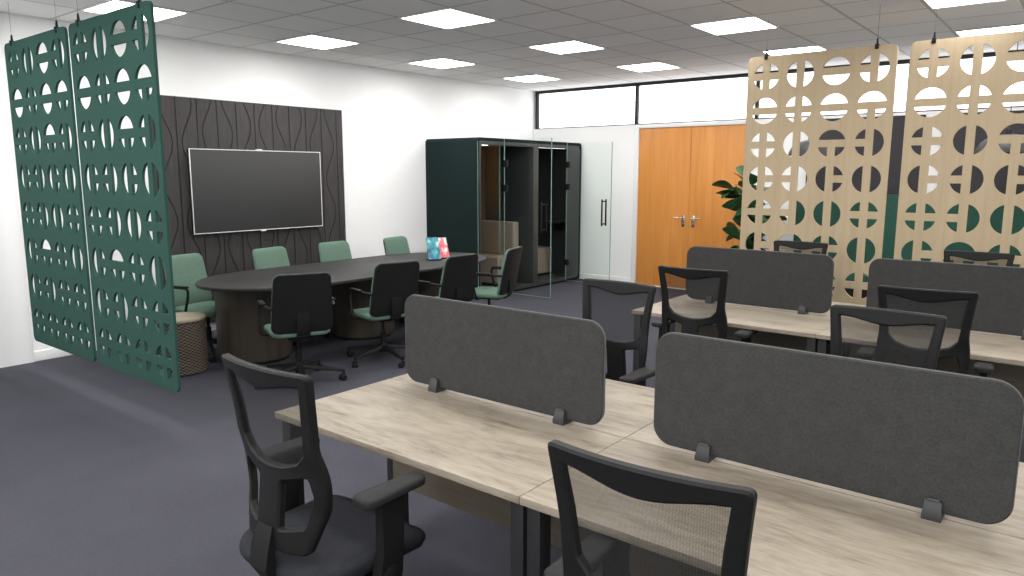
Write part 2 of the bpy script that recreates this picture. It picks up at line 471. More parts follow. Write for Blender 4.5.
# ------------------------------------------------------------------ ceiling lights
def ceiling_light():
    t = thing('ceiling_light', '', 'light', (0, 0, 0), 0, 'square ceiling light panels')
    b = NB(); s = .298; i = .283
    for lo, hi in (((-s, -s), (s, -i)), ((-s, i), (s, s)), ((-s, -i), (-i, i)), ((i, -i), (s, i))):
        box(b, (lo[0], lo[1], -.012), (hi[0], hi[1], -.0005), .003, 1)
    finish(b, 'light_frame', 'white', t)
    finish(box(NB(), (-.283, -.283, -.008), (.283, .283, -.001), .001, 1), 'diffuser', 'lamp', t)
    return t
LP = [(-6.285, 8.35, 'ceiling light panel nearest the room corner above the pod'),
      (-6.285, 6.56, 'ceiling light panel between the pod and the black board, close to the left wall'),
      (-6.285, 4.76, 'ceiling light panel directly above the wall screen and oval table'),
      (-6.285, 2.96, 'ceiling light panel cut by the top frame beside the green screens'),
      (-4.480, 8.35, 'ceiling light panel in front of the high window left of the wooden doors'),
      (-4.480, 6.56, 'ceiling light panel in the middle of the ceiling, left of the wooden doors'),
      (-4.480, 4.76, 'large ceiling light panel at the top centre of the view'),
      (-2.675, 8.35, 'ceiling light panel just above the left tan screen'),
      (-2.675, 6.56, 'ceiling light panel up and left of the left tan screen, nearer the camera'),
      (-.870, 8.35, 'ceiling light panel touching the top of the right tan screen'),
      (-.870, 6.56, 'ceiling light panel cut by the top frame above the right tan screen')]
cl0 = None
for x, y, lab in LP:
    if cl0 is None: cl0 = ceiling_light(); cl0.location = (x, y, HC); cl0['label'] = lab
    else: dup(cl0, (x, y, HC), 0, lab)
SEEN = {(a, b_) for a, b_, _ in LP}
for x in (-6.285, -4.480, -2.675, -.870, .935):          # the same lamps outside the frame
    for y in (8.35, 6.56, 4.76, 2.96, 1.16, -.64, -1.84):
        if (x, y) in SEEN: continue
        ld = bpy.data.lights.new('ceiling_lamp', 'AREA'); ld.shape = 'SQUARE'; ld.size = .566
        ld.energy = LIGHT * PI * .566 ** 2; ld.color = (1, .985, .96)
        lo = bpy.data.objects.new('ceiling_lamp', ld); COL.objects.link(lo); lo.location = (x, y, HC - .008)

# ------------------------------------------------------------------ hanging screens with cut circles
PAT = ['LRUD UD LR ULD', 'LR LRUD LR LRD', 'LRUD UD LRD ULD', 'URD ULD URD UD', 'LRUD ULD UD LRUD', 'URD LRD LRUD UD', 'URD ULD LRUD LRUD', 'LRUD LRUD LRUD LRUD']
def circle_holes(cx, cy, r, arms, hb):
    out = []
    def arc(a0, a1, n): return [(r * math.cos(a0 + (a1 - a0) * k / n), r * math.sin(a0 + (a1 - a0) * k / n)) for k in range(n + 1)]
    e = math.asin(hb / r)
    order = ['R', 'U', 'L', 'D']; ang = {'R': 0, 'U': PI / 2, 'L': PI, 'D': 1.5 * PI}
    present = [a for a in order if a in arms]
    for i, a in enumerate(present):
        c = present[(i + 1) % len(present)]
        a0 = ang[a]; a1 = ang[c]
        if a1 <= a0: a1 += 2 * PI
        pts = arc(a0 + e, a1 - e, 14 if a1 - a0 < 2 else 26)
        span = a1 - a0
        if span < 2:      # quadrant: inner corner at the meeting of the two bars
            m = (a0 + a1) / 2; q = hb * math.sqrt(2)
            pts.append((q * math.cos(m), q * math.sin(m)))
        out.append([(cx + x, cy + y) for x, y in pts])
    return out
PW, PH = 1.185, 2.40
def screen_mesh():
    loops = [rrect(PW, PH, .045, 6, 0, PH / 2)]
    for r, row in enumerate(PAT):
        for c, arms in enumerate(row.split()):
            loops += circle_holes((c - 1.5) * .288, PH - .172 - r * .2925, .112, arms, .030)
    bm = fill(loops, .018, 0)
    remap(bm, lambda x, y, z: (x, z, y))
    bmesh.ops.recalc_face_normals(bm, faces=bm.faces[:])
    me = bpy.data.meshes.new('screen_panel'); bm.to_mesh(me); bm.free(); return me
SM = screen_mesh()
def hanging_screen(x, y, z0, m, label, group):
    t = thing('hanging_screen', label, 'room divider', (x, y, z0), 0, group)
    me = SM.copy(); link(me, 'perforated_panel', m, t, sharp=30)
    for sx in (-.44, .44):
        b = NB(); box(b, (sx - .014, -.017, PH - .03), (sx + .014, .017, PH + .012), .003)
        lathe(b, [(0, .045), (.006, .045), (.009, .012), (.009, 0), (0, 0)], 10, Matrix.Translation((sx, 0, PH + .01)))
        c = finish(b, 'hanging_clip', 'black', t)
        finish(tube(NB(), [(sx, 0, PH + .05), (sx, 0, HC - z0 - .001)], .0010, 6), 'wire', 'clamp', c)
    return t
Z0 = .262
hanging_screen(-6.297, 2.20, Z0, 'greenpanel', 'dark green hanging screen with cut circles, next to the white wall', 'green hanging screens')
hanging_screen(-5.052, 2.20, Z0, 'greenpanel', 'dark green hanging screen with cut circles, next to the black wall board', 'green hanging screens')
hanging_screen(-1.907, 6.50, Z0, 'tan', 'tan hanging screen with cut circles, beside the orange wooden doors', 'tan hanging screens')
hanging_screen(-.631, 6.50, Z0, 'tan', 'tan hanging screen with cut circles, cut off by the right frame', 'tan hanging screens')

# ------------------------------------------------------------------ wall board and screen
tag(finish(box(NB(), (XL + .002, 3.47, .092), (XL + .04, 5.762, 2.406), .003), 'wall_board', 'groove'), 'charcoal wall board with wavy grooves behind the screen', 'wall panel')
tv = thing('wall_screen', 'large black flat screen with thin silver rim on charcoal board', 'screen', (XL + .04, 4.577, 1.47))
W, H = 1.588, .862
finish(box(NB(), (.0, -W / 2 + .05, -H / 2 + .05), (.03, W / 2 - .05, H / 2 - .05), .004), 'wall_mount', 'black', tv)
b = NB()
for lo, hi in (((-W / 2, -H / 2), (W / 2, -H / 2 + .008)), ((-W / 2, H / 2 - .008), (W / 2, H / 2)), ((-W / 2, -H / 2 + .008), (-W / 2 + .008, H / 2 - .008)), ((W / 2 - .008, -H / 2 + .008), (W / 2, H / 2 - .008))):
    box(b, (.060, lo[0], lo[1]), (.071, hi[0], hi[1]), .0015)
finish(b, 'rim', 'silver', tv)
finish(box(NB(), (.0305, -W / 2 + .003, -H / 2 + .003), (.0595, W / 2 - .003, H / 2 - .003), .003), 'housing', 'black', tv)
finish(box(NB(), (.0597, -W / 2 + .008, -H / 2 + .008), (.068, W / 2 - .008, H / 2 - .008), .001), 'display', 'screen', tv)
b = NB(); box(b, (.045, -.035, H / 2), (.07, .035, H / 2 + .012), .003); finish(b, 'top_sensor', 'silver', tv)
b = NB(); box(b, (.06, -.03, -H / 2 - .012), (.078, .03, -H / 2 + .006), .003); finish(b, 'bottom_sensor', 'silver', tv)

# ------------------------------------------------------------------ oval meeting table
def meeting_table():
    cx, cy, L, Wd = -5.625, 4.665, 3.28, 1.25
    t = thing('meeting_table', 'dark oval meeting table on round walnut drum bases', 'table', (cx, cy, 0))
    def outline(ins, n=18):
        hw = Wd / 2 - ins; e = .80 - ins; s = L / 2 - .80; pts = []
        for k in range(n + 1):
            a = PI * k / n; pts.append((hw * math.cos(a), s + e * math.sin(a)))
        for k in range(n + 1):
            a = PI + PI * k / n; pts.append((hw * math.cos(a), -s + e * math.sin(a)))
        return pts
    b = NB()
    stack(b, [[(x, y, z) for x, y in outline(i)] for z, i in ((.712, .012), (.714, .004), (.722, 0), (.734, 0), (.739, .002), (.741, .006))])
    finish(b, 'tabletop', 'tabletop', t)
    for s in (-1, 0, 1):
        b = NB()
        def ring(z, ins):
            return [(-.21 + x, (-1.065, .19, 1.12)[s + 1] + y, z) for x, y in [((.32 - ins) * math.cos(2 * PI * k / 40), (.32 - ins) * math.sin(2 * PI * k / 40)) for k in range(40)]]
        stack(b, [ring(.03, .0), (ring(.711, .0))])
        p = finish(b, 'pedestal', 'pedestal', t)
        b = NB(); stack(b, [ring(.0, .02), ring(.03, .02)]); finish(b, 'plinth', 'black', p)
    return t
meeting_table()

# leaflets on the table
def leaflet(x, y, rz, m, w, h, lean, label):
    t = thing('leaflet', label, 'leaflet', (x, y, .7412), rz, 'leaflets on the oval table')
    b = NB()
    box(b, (-w / 2, -.004, .012), (w / 2, .004, h), .002, 1, Matrix.Rotation(lean, 4, 'X'))
    finish(b, 'cover', m, t)
    b = NB(); box(b, (-w / 2, -.02, 0), (w / 2, .10, .012), .003); box(b, (-.02, .085, .01), (.02, .10, h * .55), .002, 1, Matrix.Translation((0, .02, 0)) @ Matrix.Rotation(.25, 4, 'X'))
    finish(b, 'stand', 'black', t)
    return t
leaflet(-5.43, 5.52, 1.1, 'blueprint', .135, .26, -.42, 'blue and teal leaflet standing on the oval table')
leaflet(-5.46, 5.71, 1.2, 'redprint', .11, .245, -.45, 'red and white leaflet standing behind the blue one')

# ------------------------------------------------------------------ castor base shared by both chair kinds
def star_base(root, R, hub_z, leg_r, slim=False):
    b = NB()
    lathe(b, [(0, hub_z - .01), (.032, hub_z - .01), (.034, hub_z + .05), (.028, hub_z + .075), (0, hub_z + .075)], 16)
    ends = []
    for k in range(5):
        a = 2 * PI * k / 5 + PI / 2 - .66
        d = Vector((math.cos(a), math.sin(a), 0)); n = Vector((-d.y, d.x, 0))
        def sec(r, z, w, h): 
            c = d * r + Vector((0, 0, z)); return [c + n * w + Vector((0, 0, h * .4)), c + n * w * .7 + Vector((0, 0, h)), c - n * w * .7 + Vector((0, 0, h)), c - n * w + Vector((0, 0, h * .4)), c - n * w - Vector((0, 0, h * .6)), c + n * w - Vector((0, 0, h * .6))]
        stack(b, [sec(.02, hub_z + .035, leg_r * 1.4, .022), sec(R * .5, hub_z + .02, leg_r * 1.1, .017), sec(R, hub_z - .006, leg_r * .8, .013)])
        ends.append((d * R, a))
    finish(b, 'star_base', 'black', root)
    for p, a in ends:
        c = NB()
        tube(c, [(p.x, p.y, .05), (p.x, p.y, hub_z - .002)], .008, 8)
        for s in (-1, 1):
            lathe(c, [(0, -.011), (.02, -.011), (.026, -.006), (.026, .006), (.02, .011), (0, .011)], 14,
                  Matrix.Translation((p.x - .015 * math.cos(a + .8), p.y - .015 * math.sin(a + .8), .0265)) @ Matrix.Rotation(a + .8, 4, 'Z') @ Matrix.Translation((0, s * .015, 0)) @ Matrix.Rotation(PI / 2, 4, 'X'))
        box(c, (p.x - .014, p.y - .014, .038), (p.x + .014, p.y + .014, .058), .004)
        finish(c, 'castor', 'black', root)

# ------------------------------------------------------------------ task chair (faces +y, seat centre over the origin)
def back_y(z):
    pts = [(.46, -.235), (.54, -.232), (.62, -.226), (.72, -.214), (.80, -.208), (.92, -.218), (1.02, -.234), (1.12, -.252)]
    z = min(max(z, pts[0][0]), pts[-1][0] - 1e-6)
    for k in range(len(pts) - 1):
        if pts[k][0] <= z <= pts[k + 1][0]:
            (a, ya), (c, yc) = pts[k], pts[k + 1]
            m0 = (yc - pts[max(k - 1, 0)][1]) / (c - pts[max(k - 1, 0)][0]); m1 = (pts[min(k + 2, len(pts) - 1)][1] - ya) / (pts[min(k + 2, len(pts) - 1)][0] - a)
            h = c - a; t = (z - a) / h
            return (2 * t ** 3 - 3 * t * t + 1) * ya + (t ** 3 - 2 * t * t + t) * h * m0 + (3 * t * t - 2 * t ** 3) * yc + (t ** 3 - t * t) * h * m1
def back_map(x, z, th): return (x, back_y(z) + (.62 + 1.1 * min(1, max(0, (.86 - z) / .20))) * x * x + th, z)
def task_chair():
    t = thing('task_chair', '', 'chair', (0, 0, 0), 0, 'black mesh task chairs at the desks')
    star_base(t, .31, .095, .024)
    b = NB(); tube(b, [(0, 0, .10), (0, 0, .27)], .028, 16); tube(b, [(0, 0, .26), (0, 0, .40)], .016, 14); finish(b, 'gas_column', 'black', t)
    b = NB(); box(b, (-.09, -.13, .375), (.09, .12, .425), .015); box(b, (-.17, -.02, .405), (.17, .03, .425), .006)
    tube(b, [(.08, .04, .40), (.2, .05, .395)], .006, 8); box(b, (.2, .035, .388), (.25, .065, .402), .005)
    finish(b, 'seat_mechanism', 'black', t)
    b = NB()
    def seat_fn(x, y, z):
        k = 1 - .10 * max(0, (-y) / .24) ** 2
        wf = -.035 * max(0, (y - .12) / .13) ** 2
        return (x * k, y, z + wf + .018 * (abs(x) / .24) ** 2 * (1 if z > .44 else .3))
    cushion(b, .49, .49, .10, [(.424, .03), (.430, .012), (.445, 0), (.458, .0), (.470, .006), (.478, .022), (.482, .06), (.482, .13)], seat_fn)
    finish(b, 'seat', 'seatfab', t, sharp=60)
    # back frame
    outer = [(-.152, .532), (.152, .532), (.172, .59), (.199, .67), (.207, .74), (.206, .795), (.195, .87), (.205, .98), (.219, 1.098), (-.219, 1.098), (-.205, .98), (-.195, .87), (-.206, .795), (-.207, .74), (-.199, .67), (-.172, .59)]
    outer = resample(soften(outer, [.02, .02, .03, .03, .04, .04, .05, .05, .02, .02, .05, .05, .04, .04, .03, .03], 4), .02)
    win = [(-.178, 1.058)]
    for k in range(1, 12):
        x = -.178 + .356 * k / 12; win.append((x, 1.058 - .026 * (math.sin(PI * k / 12) ** 2)))
    win += [(.178, 1.058), (.163, .96), (.156, .885), (.150, .845), (.118, .812), (.06, .795), (0, .790), (-.06, .795), (-.118, .812), (-.150, .845), (-.156, .885), (-.163, .96)]
    win = resample(win, .02)
    slots = []
    for s in (-1, 1):
        p = [(s * .052, .748), (s * .152, .772), (s * .166, .715), (s * .142, .617), (s * .054, .600)]
        slots.append(resample(soften(p, .010, 3), .02))
    bm = fill([outer, win] + slots, .030, .006)
    for k in range(-7, 8):
        bmesh.ops.bisect_plane(bm, geom=bm.verts[:] + bm.edges[:] + bm.faces[:], plane_co=(k * .03, 0, 0), plane_no=(1, 0, 0), dist=1e-5)
    for k in range(12):
        bmesh.ops.bisect_plane(bm, geom=bm.verts[:] + bm.edges[:] + bm.faces[:], plane_co=(0, .555 + k * .045, 0), plane_no=(0, 1, 0), dist=1e-5)
    remap(bm, back_map)
    fr = weighted(finish(bm, 'back_frame', 'black', t, sharp=32))
    b = NB()   # spine that carries the back under the seat
    def sq(y, z, w, h): return [(-w, y - h, z + h), (w, y - h, z + h), (w, y + h, z - h), (-w, y + h, z - h)]
    stack(b, [sq(-.238, .60, .035, .006), sq(-.256, .53, .045, .012), sq(-.262, .46, .042, .016), sq(-.225, .40, .042, .018), sq(-.08, .392, .045, .016)])
    finish(b, 'back_spine', 'black', t)
    # mesh
    b = NB(); nx, nz = 12, 10; V = []
    for j in range(nz + 1):
        row = []
        for i in range(nx + 1):
            u = -1 + 2 * i / nx; v = j / nz
            zb = .783 + .055 * abs(u) ** 4; zt = 1.066 - .026 * (1 - u * u)
            z = zb + (zt - zb) * v
            hw = .163 + .022 * max(0, (z - .82) / .25)
            row.append(b.verts.new(back_map(u * hw, z, .004)))
        V.append(row)
    for j in range(nz):
        for i in range(nx): b.faces.new((V[j][i], V[j][i + 1], V[j + 1][i + 1], V[j + 1][i]))
    finish(b, 'mesh_back', 'mesh', t, sharp=80)
    for s in (-1, 1):
        b = NB()
        def sec(x, y, z, w, d): return [(x - w, y - d, z), (x + w, y - d, z), (x + w, y + d, z), (x - w, y + d, z)]
        stack(b, [sec(s * .262, -.005, .385, .016, .050), sec(s * .268, .0, .43, .020, .046), sec(s * .270, .01, .52, .019, .040), sec(s * .268, .02, .682, .016, .048)])
        box(b, (min(s * .13, s * .275), -.045, .372), (max(s * .13, s * .275), .035, .402), .012)
        lathe(b, [(0, -.02), (.035, -.02), (.042, -.01), (.042, .012), (.03, .02), (0, .02)], 18, Matrix.Translation((s * .272, 0, .43)) @ Matrix.Rotation(PI / 2, 4, 'Y'))
        ar = finish(b, 'armrest', 'black', t)
        b = NB()
        cushion(b, .088, .255, .028, [(.680, .008), (.684, .001), (.698, 0), (.705, .003), (.7085, .010), (.7095, .022)],
                lambda x, y, z: (s * .268 + x * (1 - .18 * max(0, y / .127)),   .020 + y, z + .004 * (y / .127) ** 2))
        finish(b, 'arm_pad', 'blackpad', ar, sharp=50)
    return t
tc0 = task_chair()
G = 'black mesh task chairs at the desks'
first = True
for x, y, rz, lab in [
    (-1.865, 1.395, 0.0, 'black mesh task chair nearest the camera, tucked at the left end of the front desk'),
    (-.648, 1.43, .055, 'black mesh task chair cut by the bottom frame, in front of the right desk screen'),
    (-1.895, 3.045, PI - .03, 'black mesh task chair facing us between the two front desk screens'),
    (-.625, 3.045, PI, 'black mesh task chair facing us just behind the front right desk screen'),
    (-1.850, 4.262, .05, 'black mesh task chair seen from behind at the far bench, left one near the doors'),
    (-.622, 4.245, .09, 'black mesh task chair seen from behind at the far bench, right one'),
    (-1.870, 5.985, PI + .02, 'black mesh task chair top peeking over the far left desk screen'),
    (-.608, 5.965, PI + .04, 'black mesh task chair top peeking over the far right desk screen')]:
    if first: tc0.location = (x, y, 0); tc0.rotation_euler = (0, 0, rz); tc0['label'] = lab; first = False
    else: dup(tc0, (x, y, 0), rz, lab)

# ------------------------------------------------------------------ meeting chair (faces +y)
def meeting_chair():
    t = thing('meeting_chair', '', 'chair', (0, 0, 0), 0, 'green meeting chairs around the oval table')
    star_base(t, .35, .085, .019)
    b = NB(); tube(b, [(0, 0, .09), (0, 0, .26)], .025, 14); tube(b, [(0, 0, .25), (0, 0, .40)], .015, 12); finish(b, 'gas_column', 'black', t)
    b = NB(); box(b, (-.10, -.14, .375), (.10, .12, .412), .012); finish(b, 'seat_mechanism', 'black', t)
    b = NB()
    cushion(b, .47, .46, .09, [(.408, .02), (.414, .006), (.432, 0), (.447, .002), (.457, .010), (.462, .03), (.464, .07), (.464, .13)],
            lambda x, y, z: (x * (1 - .06 * max(0, -y / .23)), y + .01, z - .02 * max(0, (y - .1) / .13) ** 2))
    finish(b, 'seat', 'greenfab', t, sharp=60)
    def by(z): return -.205 - .085 * ((z - .44) / .45) ** 1.25 if z > .44 else -.205
    def bmap(off):
        return lambda x, y, z: (x * (1 - .05 * (y - .2) / .23), by(.678 + y) + .45 * x * x + z + off, .678 + y)
    def slab(zs, w, h, m, name, off, r=.05):
        b = NB()
        rings = []
        for z, ins in zs:
            pts = resample(rrect(w - 2 * ins, h - 2 * ins, max(.01, r - ins), 5), .03)
            if rings and len(pts) != len(rings[0]):
                base = rings0; pts = [(px * (w - 2 * ins) / w, py * (h - 2 * ins) / h) for px, py in base]
            else: rings0 = pts
            rings.append([bmap(off)(x, y, z) for x, y in pts])
        stack(b, rings); return finish(b, name, m, t, sharp=50)
    slab([(-.030, .012), (-.028, .004), (-.020, 0), (-.004, 0)], .428, .465, 'black', 'back_shell', 0)
    slab([(-.010, -.003), (.010, -.002), (.020, .008), (.026, .03), (.028, .07)], .426, .463, 'greenfab', 'backrest', 0)
    b = NB()
    def sq(y, z, w, h): return [(-w, y - h, z + h), (w, y - h, z + h), (w, y + h, z - h), (-w, y + h, z - h)]
    stack(b, [sq(-.243, .60, .05, .005), sq(-.238, .46, .05, .012), sq(-.215, .405, .05, .014), sq(-.08, .392, .05, .014)])
    finish(b, 'back_spine', 'black', t)
    for s in (-1, 1):
        b = NB()
        p = smooth_path([(s * .20, .03, .405), (s * .25, .03, .402), (s * .275, .035, .43), (s * .272, .07, .56), (s * .268, .075, .625), (s * .266, .05, .652), (s * .262, -.06, .655), (s * .252, -.17, .650), (s * .225, -.235, .645)], 5)
        tube(b, p, .012, 8)
        box(b, (s * .266 - .02, -.12, .655), (s * .266 + .02, .07, .674), .008)
        finish(b, 'armrest', 'black', t)
    return t
mc0 = meeting_chair()
def fdir(fx, fy): return math.atan2(fy, fx) - PI / 2
first = True
for bx, by_, ang, lab in [      # top of the backrest, facing direction in degrees from +x
    (-6.55, 3.33, 14, 'green meeting chair behind the woven stool, at the left end of the table'),
    (-6.503, 4.21, 10, 'green meeting chair behind the table, under the left half of the wall screen'),
    (-6.528, 5.03, 5, 'green meeting chair behind the table, under the right edge of the wall screen'),
    (-6.46, 5.88, 12, 'green meeting chair behind the table, against the white wall by the pod'),
    (-4.60, 3.262, 156, 'dark backed green meeting chair at front of table, nearest the woven stool'),
    (-4.58, 4.21, 168, 'dark backed green meeting chair at front of table, middle of the three seen from behind'),
    (-4.517, 4.96, 180, 'dark backed green meeting chair partly hidden by the front left desk screen'),
    (-4.563, 5.80, 199, 'green meeting chair seen side on at the table end by the pod')]:
    a = math.radians(ang); fx, fy = math.cos(a), math.sin(a)
    loc = (bx + .29 * fx, by_ + .29 * fy, 0); rz = a - PI / 2
    if first: mc0.location = loc; mc0.rotation_euler = (0, 0, rz); mc0['label'] = lab; first = False
    else: dup(mc0, loc, rz, lab)

# ------------------------------------------------------------------ woven stool
st = thing('woven_stool', 'round woven stool with pale top beside the green screens', 'stool', (-5.89, 2.95, 0))
lathe(b := NB(), [(0, 0), (.175, 0), (.192, .012), (.198, .2), (.197, .42), (.19, .445), (0, .445)], 40); finish(b, 'woven_body', 'wicker', st)
lathe(b := NB(), [(0, .445), (.196, .445), (.203, .452), (.203, .466), (.195, .474), (0, .474)], 40); finish(b, 'stool_top', 'rim', st)

# ------------------------------------------------------------------ desks and desk screens
def desk():
    """1.2 x 0.6 desk: user's edge at y=0, rear edge at y=0.6, x 0..1.2"""
    t = thing('desk', '', 'desk', (0, 0, 0), 0, 'grey oak bench desks')
    finish(box(NB(), (.001, .0, .717), (1.199, .598, .742), .0025), 'desktop', 'oak', t)
    finish(box(NB(), (.06, .545, .275), (1.14, .563, .705), .002), 'modesty_panel', 'modesty', t)
    for x in (.030, 1.170):
        for y in (.055, .555 + .02):
            b = NB(); hy = .028 if y < .3 else .018
            box(b, (x - .024, y - hy, .012), (x + .024, y + hy, .716), .004)
            lg = finish(b, 'leg', 'blackmetal', t)
            finish(lathe(NB(), [(0, 0), (.016, 0), (.018, .004), (.018, .012), (0, .012)], 14, Matrix.Translation((x, y, 0))), 'levelling_foot', 'clamp', lg)
        finish(box(NB(), (x - .018, .083, .675), (x + .018, .555, .7165), .003), 'side_rail', 'blackmetal', t)
    finish(box(NB(), (.055, .47, .68), (1.145, .50, .7165), .003), 'cross_rail', 'blackmetal', t)
    return t
dk0 = desk(); first = True
for x, y, rz, lab in [
    (-2.402, 1.547, 0, 'grey oak desk nearest the camera at the left end of the front bench'),
    (-1.202, 1.547, 0, 'grey oak desk at bottom right, nearest the camera on the front bench'),
    (-1.202, 2.747, PI, 'grey oak desk behind the front left desk screen'),
    (-.002, 2.747, PI, 'grey oak desk behind the front right desk screen'),
    (-2.380, 4.295, 0, 'grey oak desk with pale left end, near side of the far bench'),
    (-1.180, 4.295, 0, 'grey oak desk on the near side of the far bench, at the right frame'),
    (-1.180, 5.495, PI, 'grey oak desk hidden behind the far left desk screen'),
    (.020, 5.495, PI, 'grey oak desk hidden behind the far right desk screen')]:
    if first: dk0.location = (x, y, 0); dk0['label'] = lab; first = False
    else: dup(dk0, (x, y, 0), rz, lab)

def desk_screen():
    t = thing('desk_screen', '', 'desk divider', (0, 0, 0), 0, 'charcoal felt desk screens')
    bm = fill([rrect(1.004, .382, .065, 8, 0, .016 + .191)], .024, .004); remap(bm, lambda x, y, z: (x, z, y))
    weighted(finish(bm, 'felt_panel', 'felt', t, sharp=32))
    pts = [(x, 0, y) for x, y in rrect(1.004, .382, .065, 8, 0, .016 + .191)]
    b = NB(); tube(b, pts + [pts[0]], .0021, 6, False); e = finish(b, 'edge_highlight', 'felt_highlight', t); e['label'] = 'pale painted highlight along the screen edge'  # thin pale tube painting the lamp light caught by the screen's rim
    for x in (-.315, .330):
        bm = NB()
        w = .0235
        for s in (-1, 1):
            prof = [(.012, .0), (.036, 0), (.037, .012), (.026, .052), (.022, .057), (.012, .058)]
            b2 = bmesh.new()
            stack(b2, [[(xx * (1.0 if yz[1] < .03 else .86) + x, s * yz[0], yz[1]) for yz in prof] for xx in (-w, w)])
            bmesh.ops.recalc_face_normals(b2, faces=b2.faces[:]); bmesh.ops.bevel(b2, geom=[e for e in b2.edges if min(v.co.z for v in e.verts) > .04], offset=.006, segments=2, affect='EDGES')
            merge(bm, b2)
        box(bm, (x - w, -.012, 0), (x + w, .012, .017))
        finish(bm, 'clamp', 'clamp', t)
    return t
ds0 = desk_screen(); first = True
for x, y, lab in [(-1.792, 2.147, 'charcoal felt desk screen on the left of the front bench'),
                  (-.588, 2.147, 'large charcoal felt desk screen at the right, on the front bench'),
                  (-1.765, 4.895, 'charcoal felt desk screen on the far bench, in front of the wooden doors'),
                  (-.552, 4.895, 'charcoal felt desk screen on the far bench, cut by the right frame')]:
    if first: ds0.location = (x, y, .7421); ds0['label'] = lab; first = False
    else: dup(ds0, (x, y, .7421), 0, lab)

# ------------------------------------------------------------------ acoustic pod (front faces +x)
PX0, PX1, PY0, PY1, PZ = XL + .003, -6.30, 7.20, 9.655, 2.122
pod = thing('office_pod', 'dark green two-booth acoustic pod with open glass doors', 'pod', ((PX0 + PX1) / 2, (PY0 + PY1) / 2, 0))
off = Vector(pod.location)
def pp(bm, name, m, parent=None, sharp=38):
    if parent is None: bmesh.ops.translate(bm, vec=-off, verts=bm.verts[:]); return finish(bm, name, m, pod, sharp=sharp)
    bmesh.ops.translate(bm, vec=-off, verts=bm.verts[:]); return finish(bm, name, m, parent, sharp=sharp)
# outer shell: rounded-top profile in y-z, swept along x, hollow
def shell_prof(ins, r):
    y0, y1, zt = PY0 + ins, PY1 - ins, PZ - ins; pts = [(y0, .02 + ins * .6), (y0, zt - r)]
    for k in range(1, 8): a = PI - PI / 2 * k / 8; pts.append((y0 + r + r * math.cos(a), zt - r + r * math.sin(a)))
    for k in range(0, 8): a = PI / 2 - PI / 2 * k / 8; pts.append((y1 - r + r * math.cos(a), zt - r + r * math.sin(a)))
    pts += [(y1, zt - r), (y1, .02 + ins * .6)]
    return pts
o_, i_ = shell_prof(0, .055), shell_prof(.045, .03)
b = NB(); n = len(o_)
A = [[b.verts.new((x, y, z)) for y, z in pr_] for x in (PX0, PX1) for pr_ in (o_, i_)]   # o0,i0,o1,i1
for k in range(n):
    j = (k + 1) % n
    if k < n - 1 or True:
        b.faces.new((A[0][k], A[0][j], A[2][j], A[2][k])); b.faces.new((A[1][k], A[3][k], A[3][j], A[1][j]))
        b.faces.new((A[2][k], A[2][j], A[3][j], A[3][k])); b.faces.new((A[0][k], A[1][k], A[1][j], A[0][j]))
pp(b, 'outer_shell', 'podfab')
pp(box(NB(), (PX0 + .002, PY0 + .046, .06), (PX0 + .03, PY1 - .046, PZ - .046)), 'rear_lining', 'podin')
pp(box(NB(), (PX0 + .03, PY0 + .046, .05), (PX1 - .02, PY0 + .066, PZ - .046)), 'side_lining', 'podin')
pp(box(NB(), (PX0 + .03, PY1 - .066, .05), (PX1 - .02, PY1 - .046, PZ - .046)), 'side_lining', 'podin')
pp(box(NB(), (PX0 + .03, PY0 + .067, PZ - .075), (PX1 - .02, PY1 - .067, PZ - .047)), 'ceiling_lining', 'podin')
pp(box(NB(), (PX0 + .03, PY0 + .067, .048), (PX1 - .02, PY1 - .067, .06)), 'pod_floor', 'podgrey')
pp(box(NB(), (PX0 + .03, 8.42, .06), (PX1 - .001, 8.54, PZ - .075), .004), 'divider_wall', 'podgrey')
b = NB(); box(b, (PX0 + .03, PY0 + .01, 0), (PX1 - .03, PY1 - .01, .02)); pp(b, 'plinth', 'black')
# front: header, sill, posts, solid panel right of the second door
b = NB()
box(b, (PX1 - .03, PY0 + .066, PZ - .095), (PX1 + .004, PY1 - .066, PZ - .046), .003)
box(b, (PX1 - .03, PY0 + .066, .03), (PX1 + .004, PY1 - .066, .075), .003)
box(b, (PX1 - .03, PY0 + .044, .03), (PX1 + .004, PY0 + .07, PZ - .046), .003)
pp(b, 'front_frame', 'podgrey')
pp(box(NB(), (PX1 - .03, 9.275, .075), (PX1 + .003, PY1 - .044, PZ - .095), .004), 'front_panel', 'podgrey')
def glass_pane(bm_lo, bm_hi, name, parent=None): return pp(box(NB(), bm_lo, bm_hi), name, 'glass', parent)
def edge_strip(lo, hi, parent): return pp(box(NB(), lo, hi), 'glass_edge', 'edge', parent)
fg = glass_pane((PX1 - .006, PY0 + .07, .075), (PX1 + .004, 7.66, PZ - .095), 'fixed_glass')
edge_strip((PX1 - .006, 7.66, .075), (PX1 + .004, 7.664, PZ - .095), fg)
edge_strip((PX1 + .004, PY0 + .002, .03), (PX1 + .007, PY0 + .010, PZ - .05), fg)
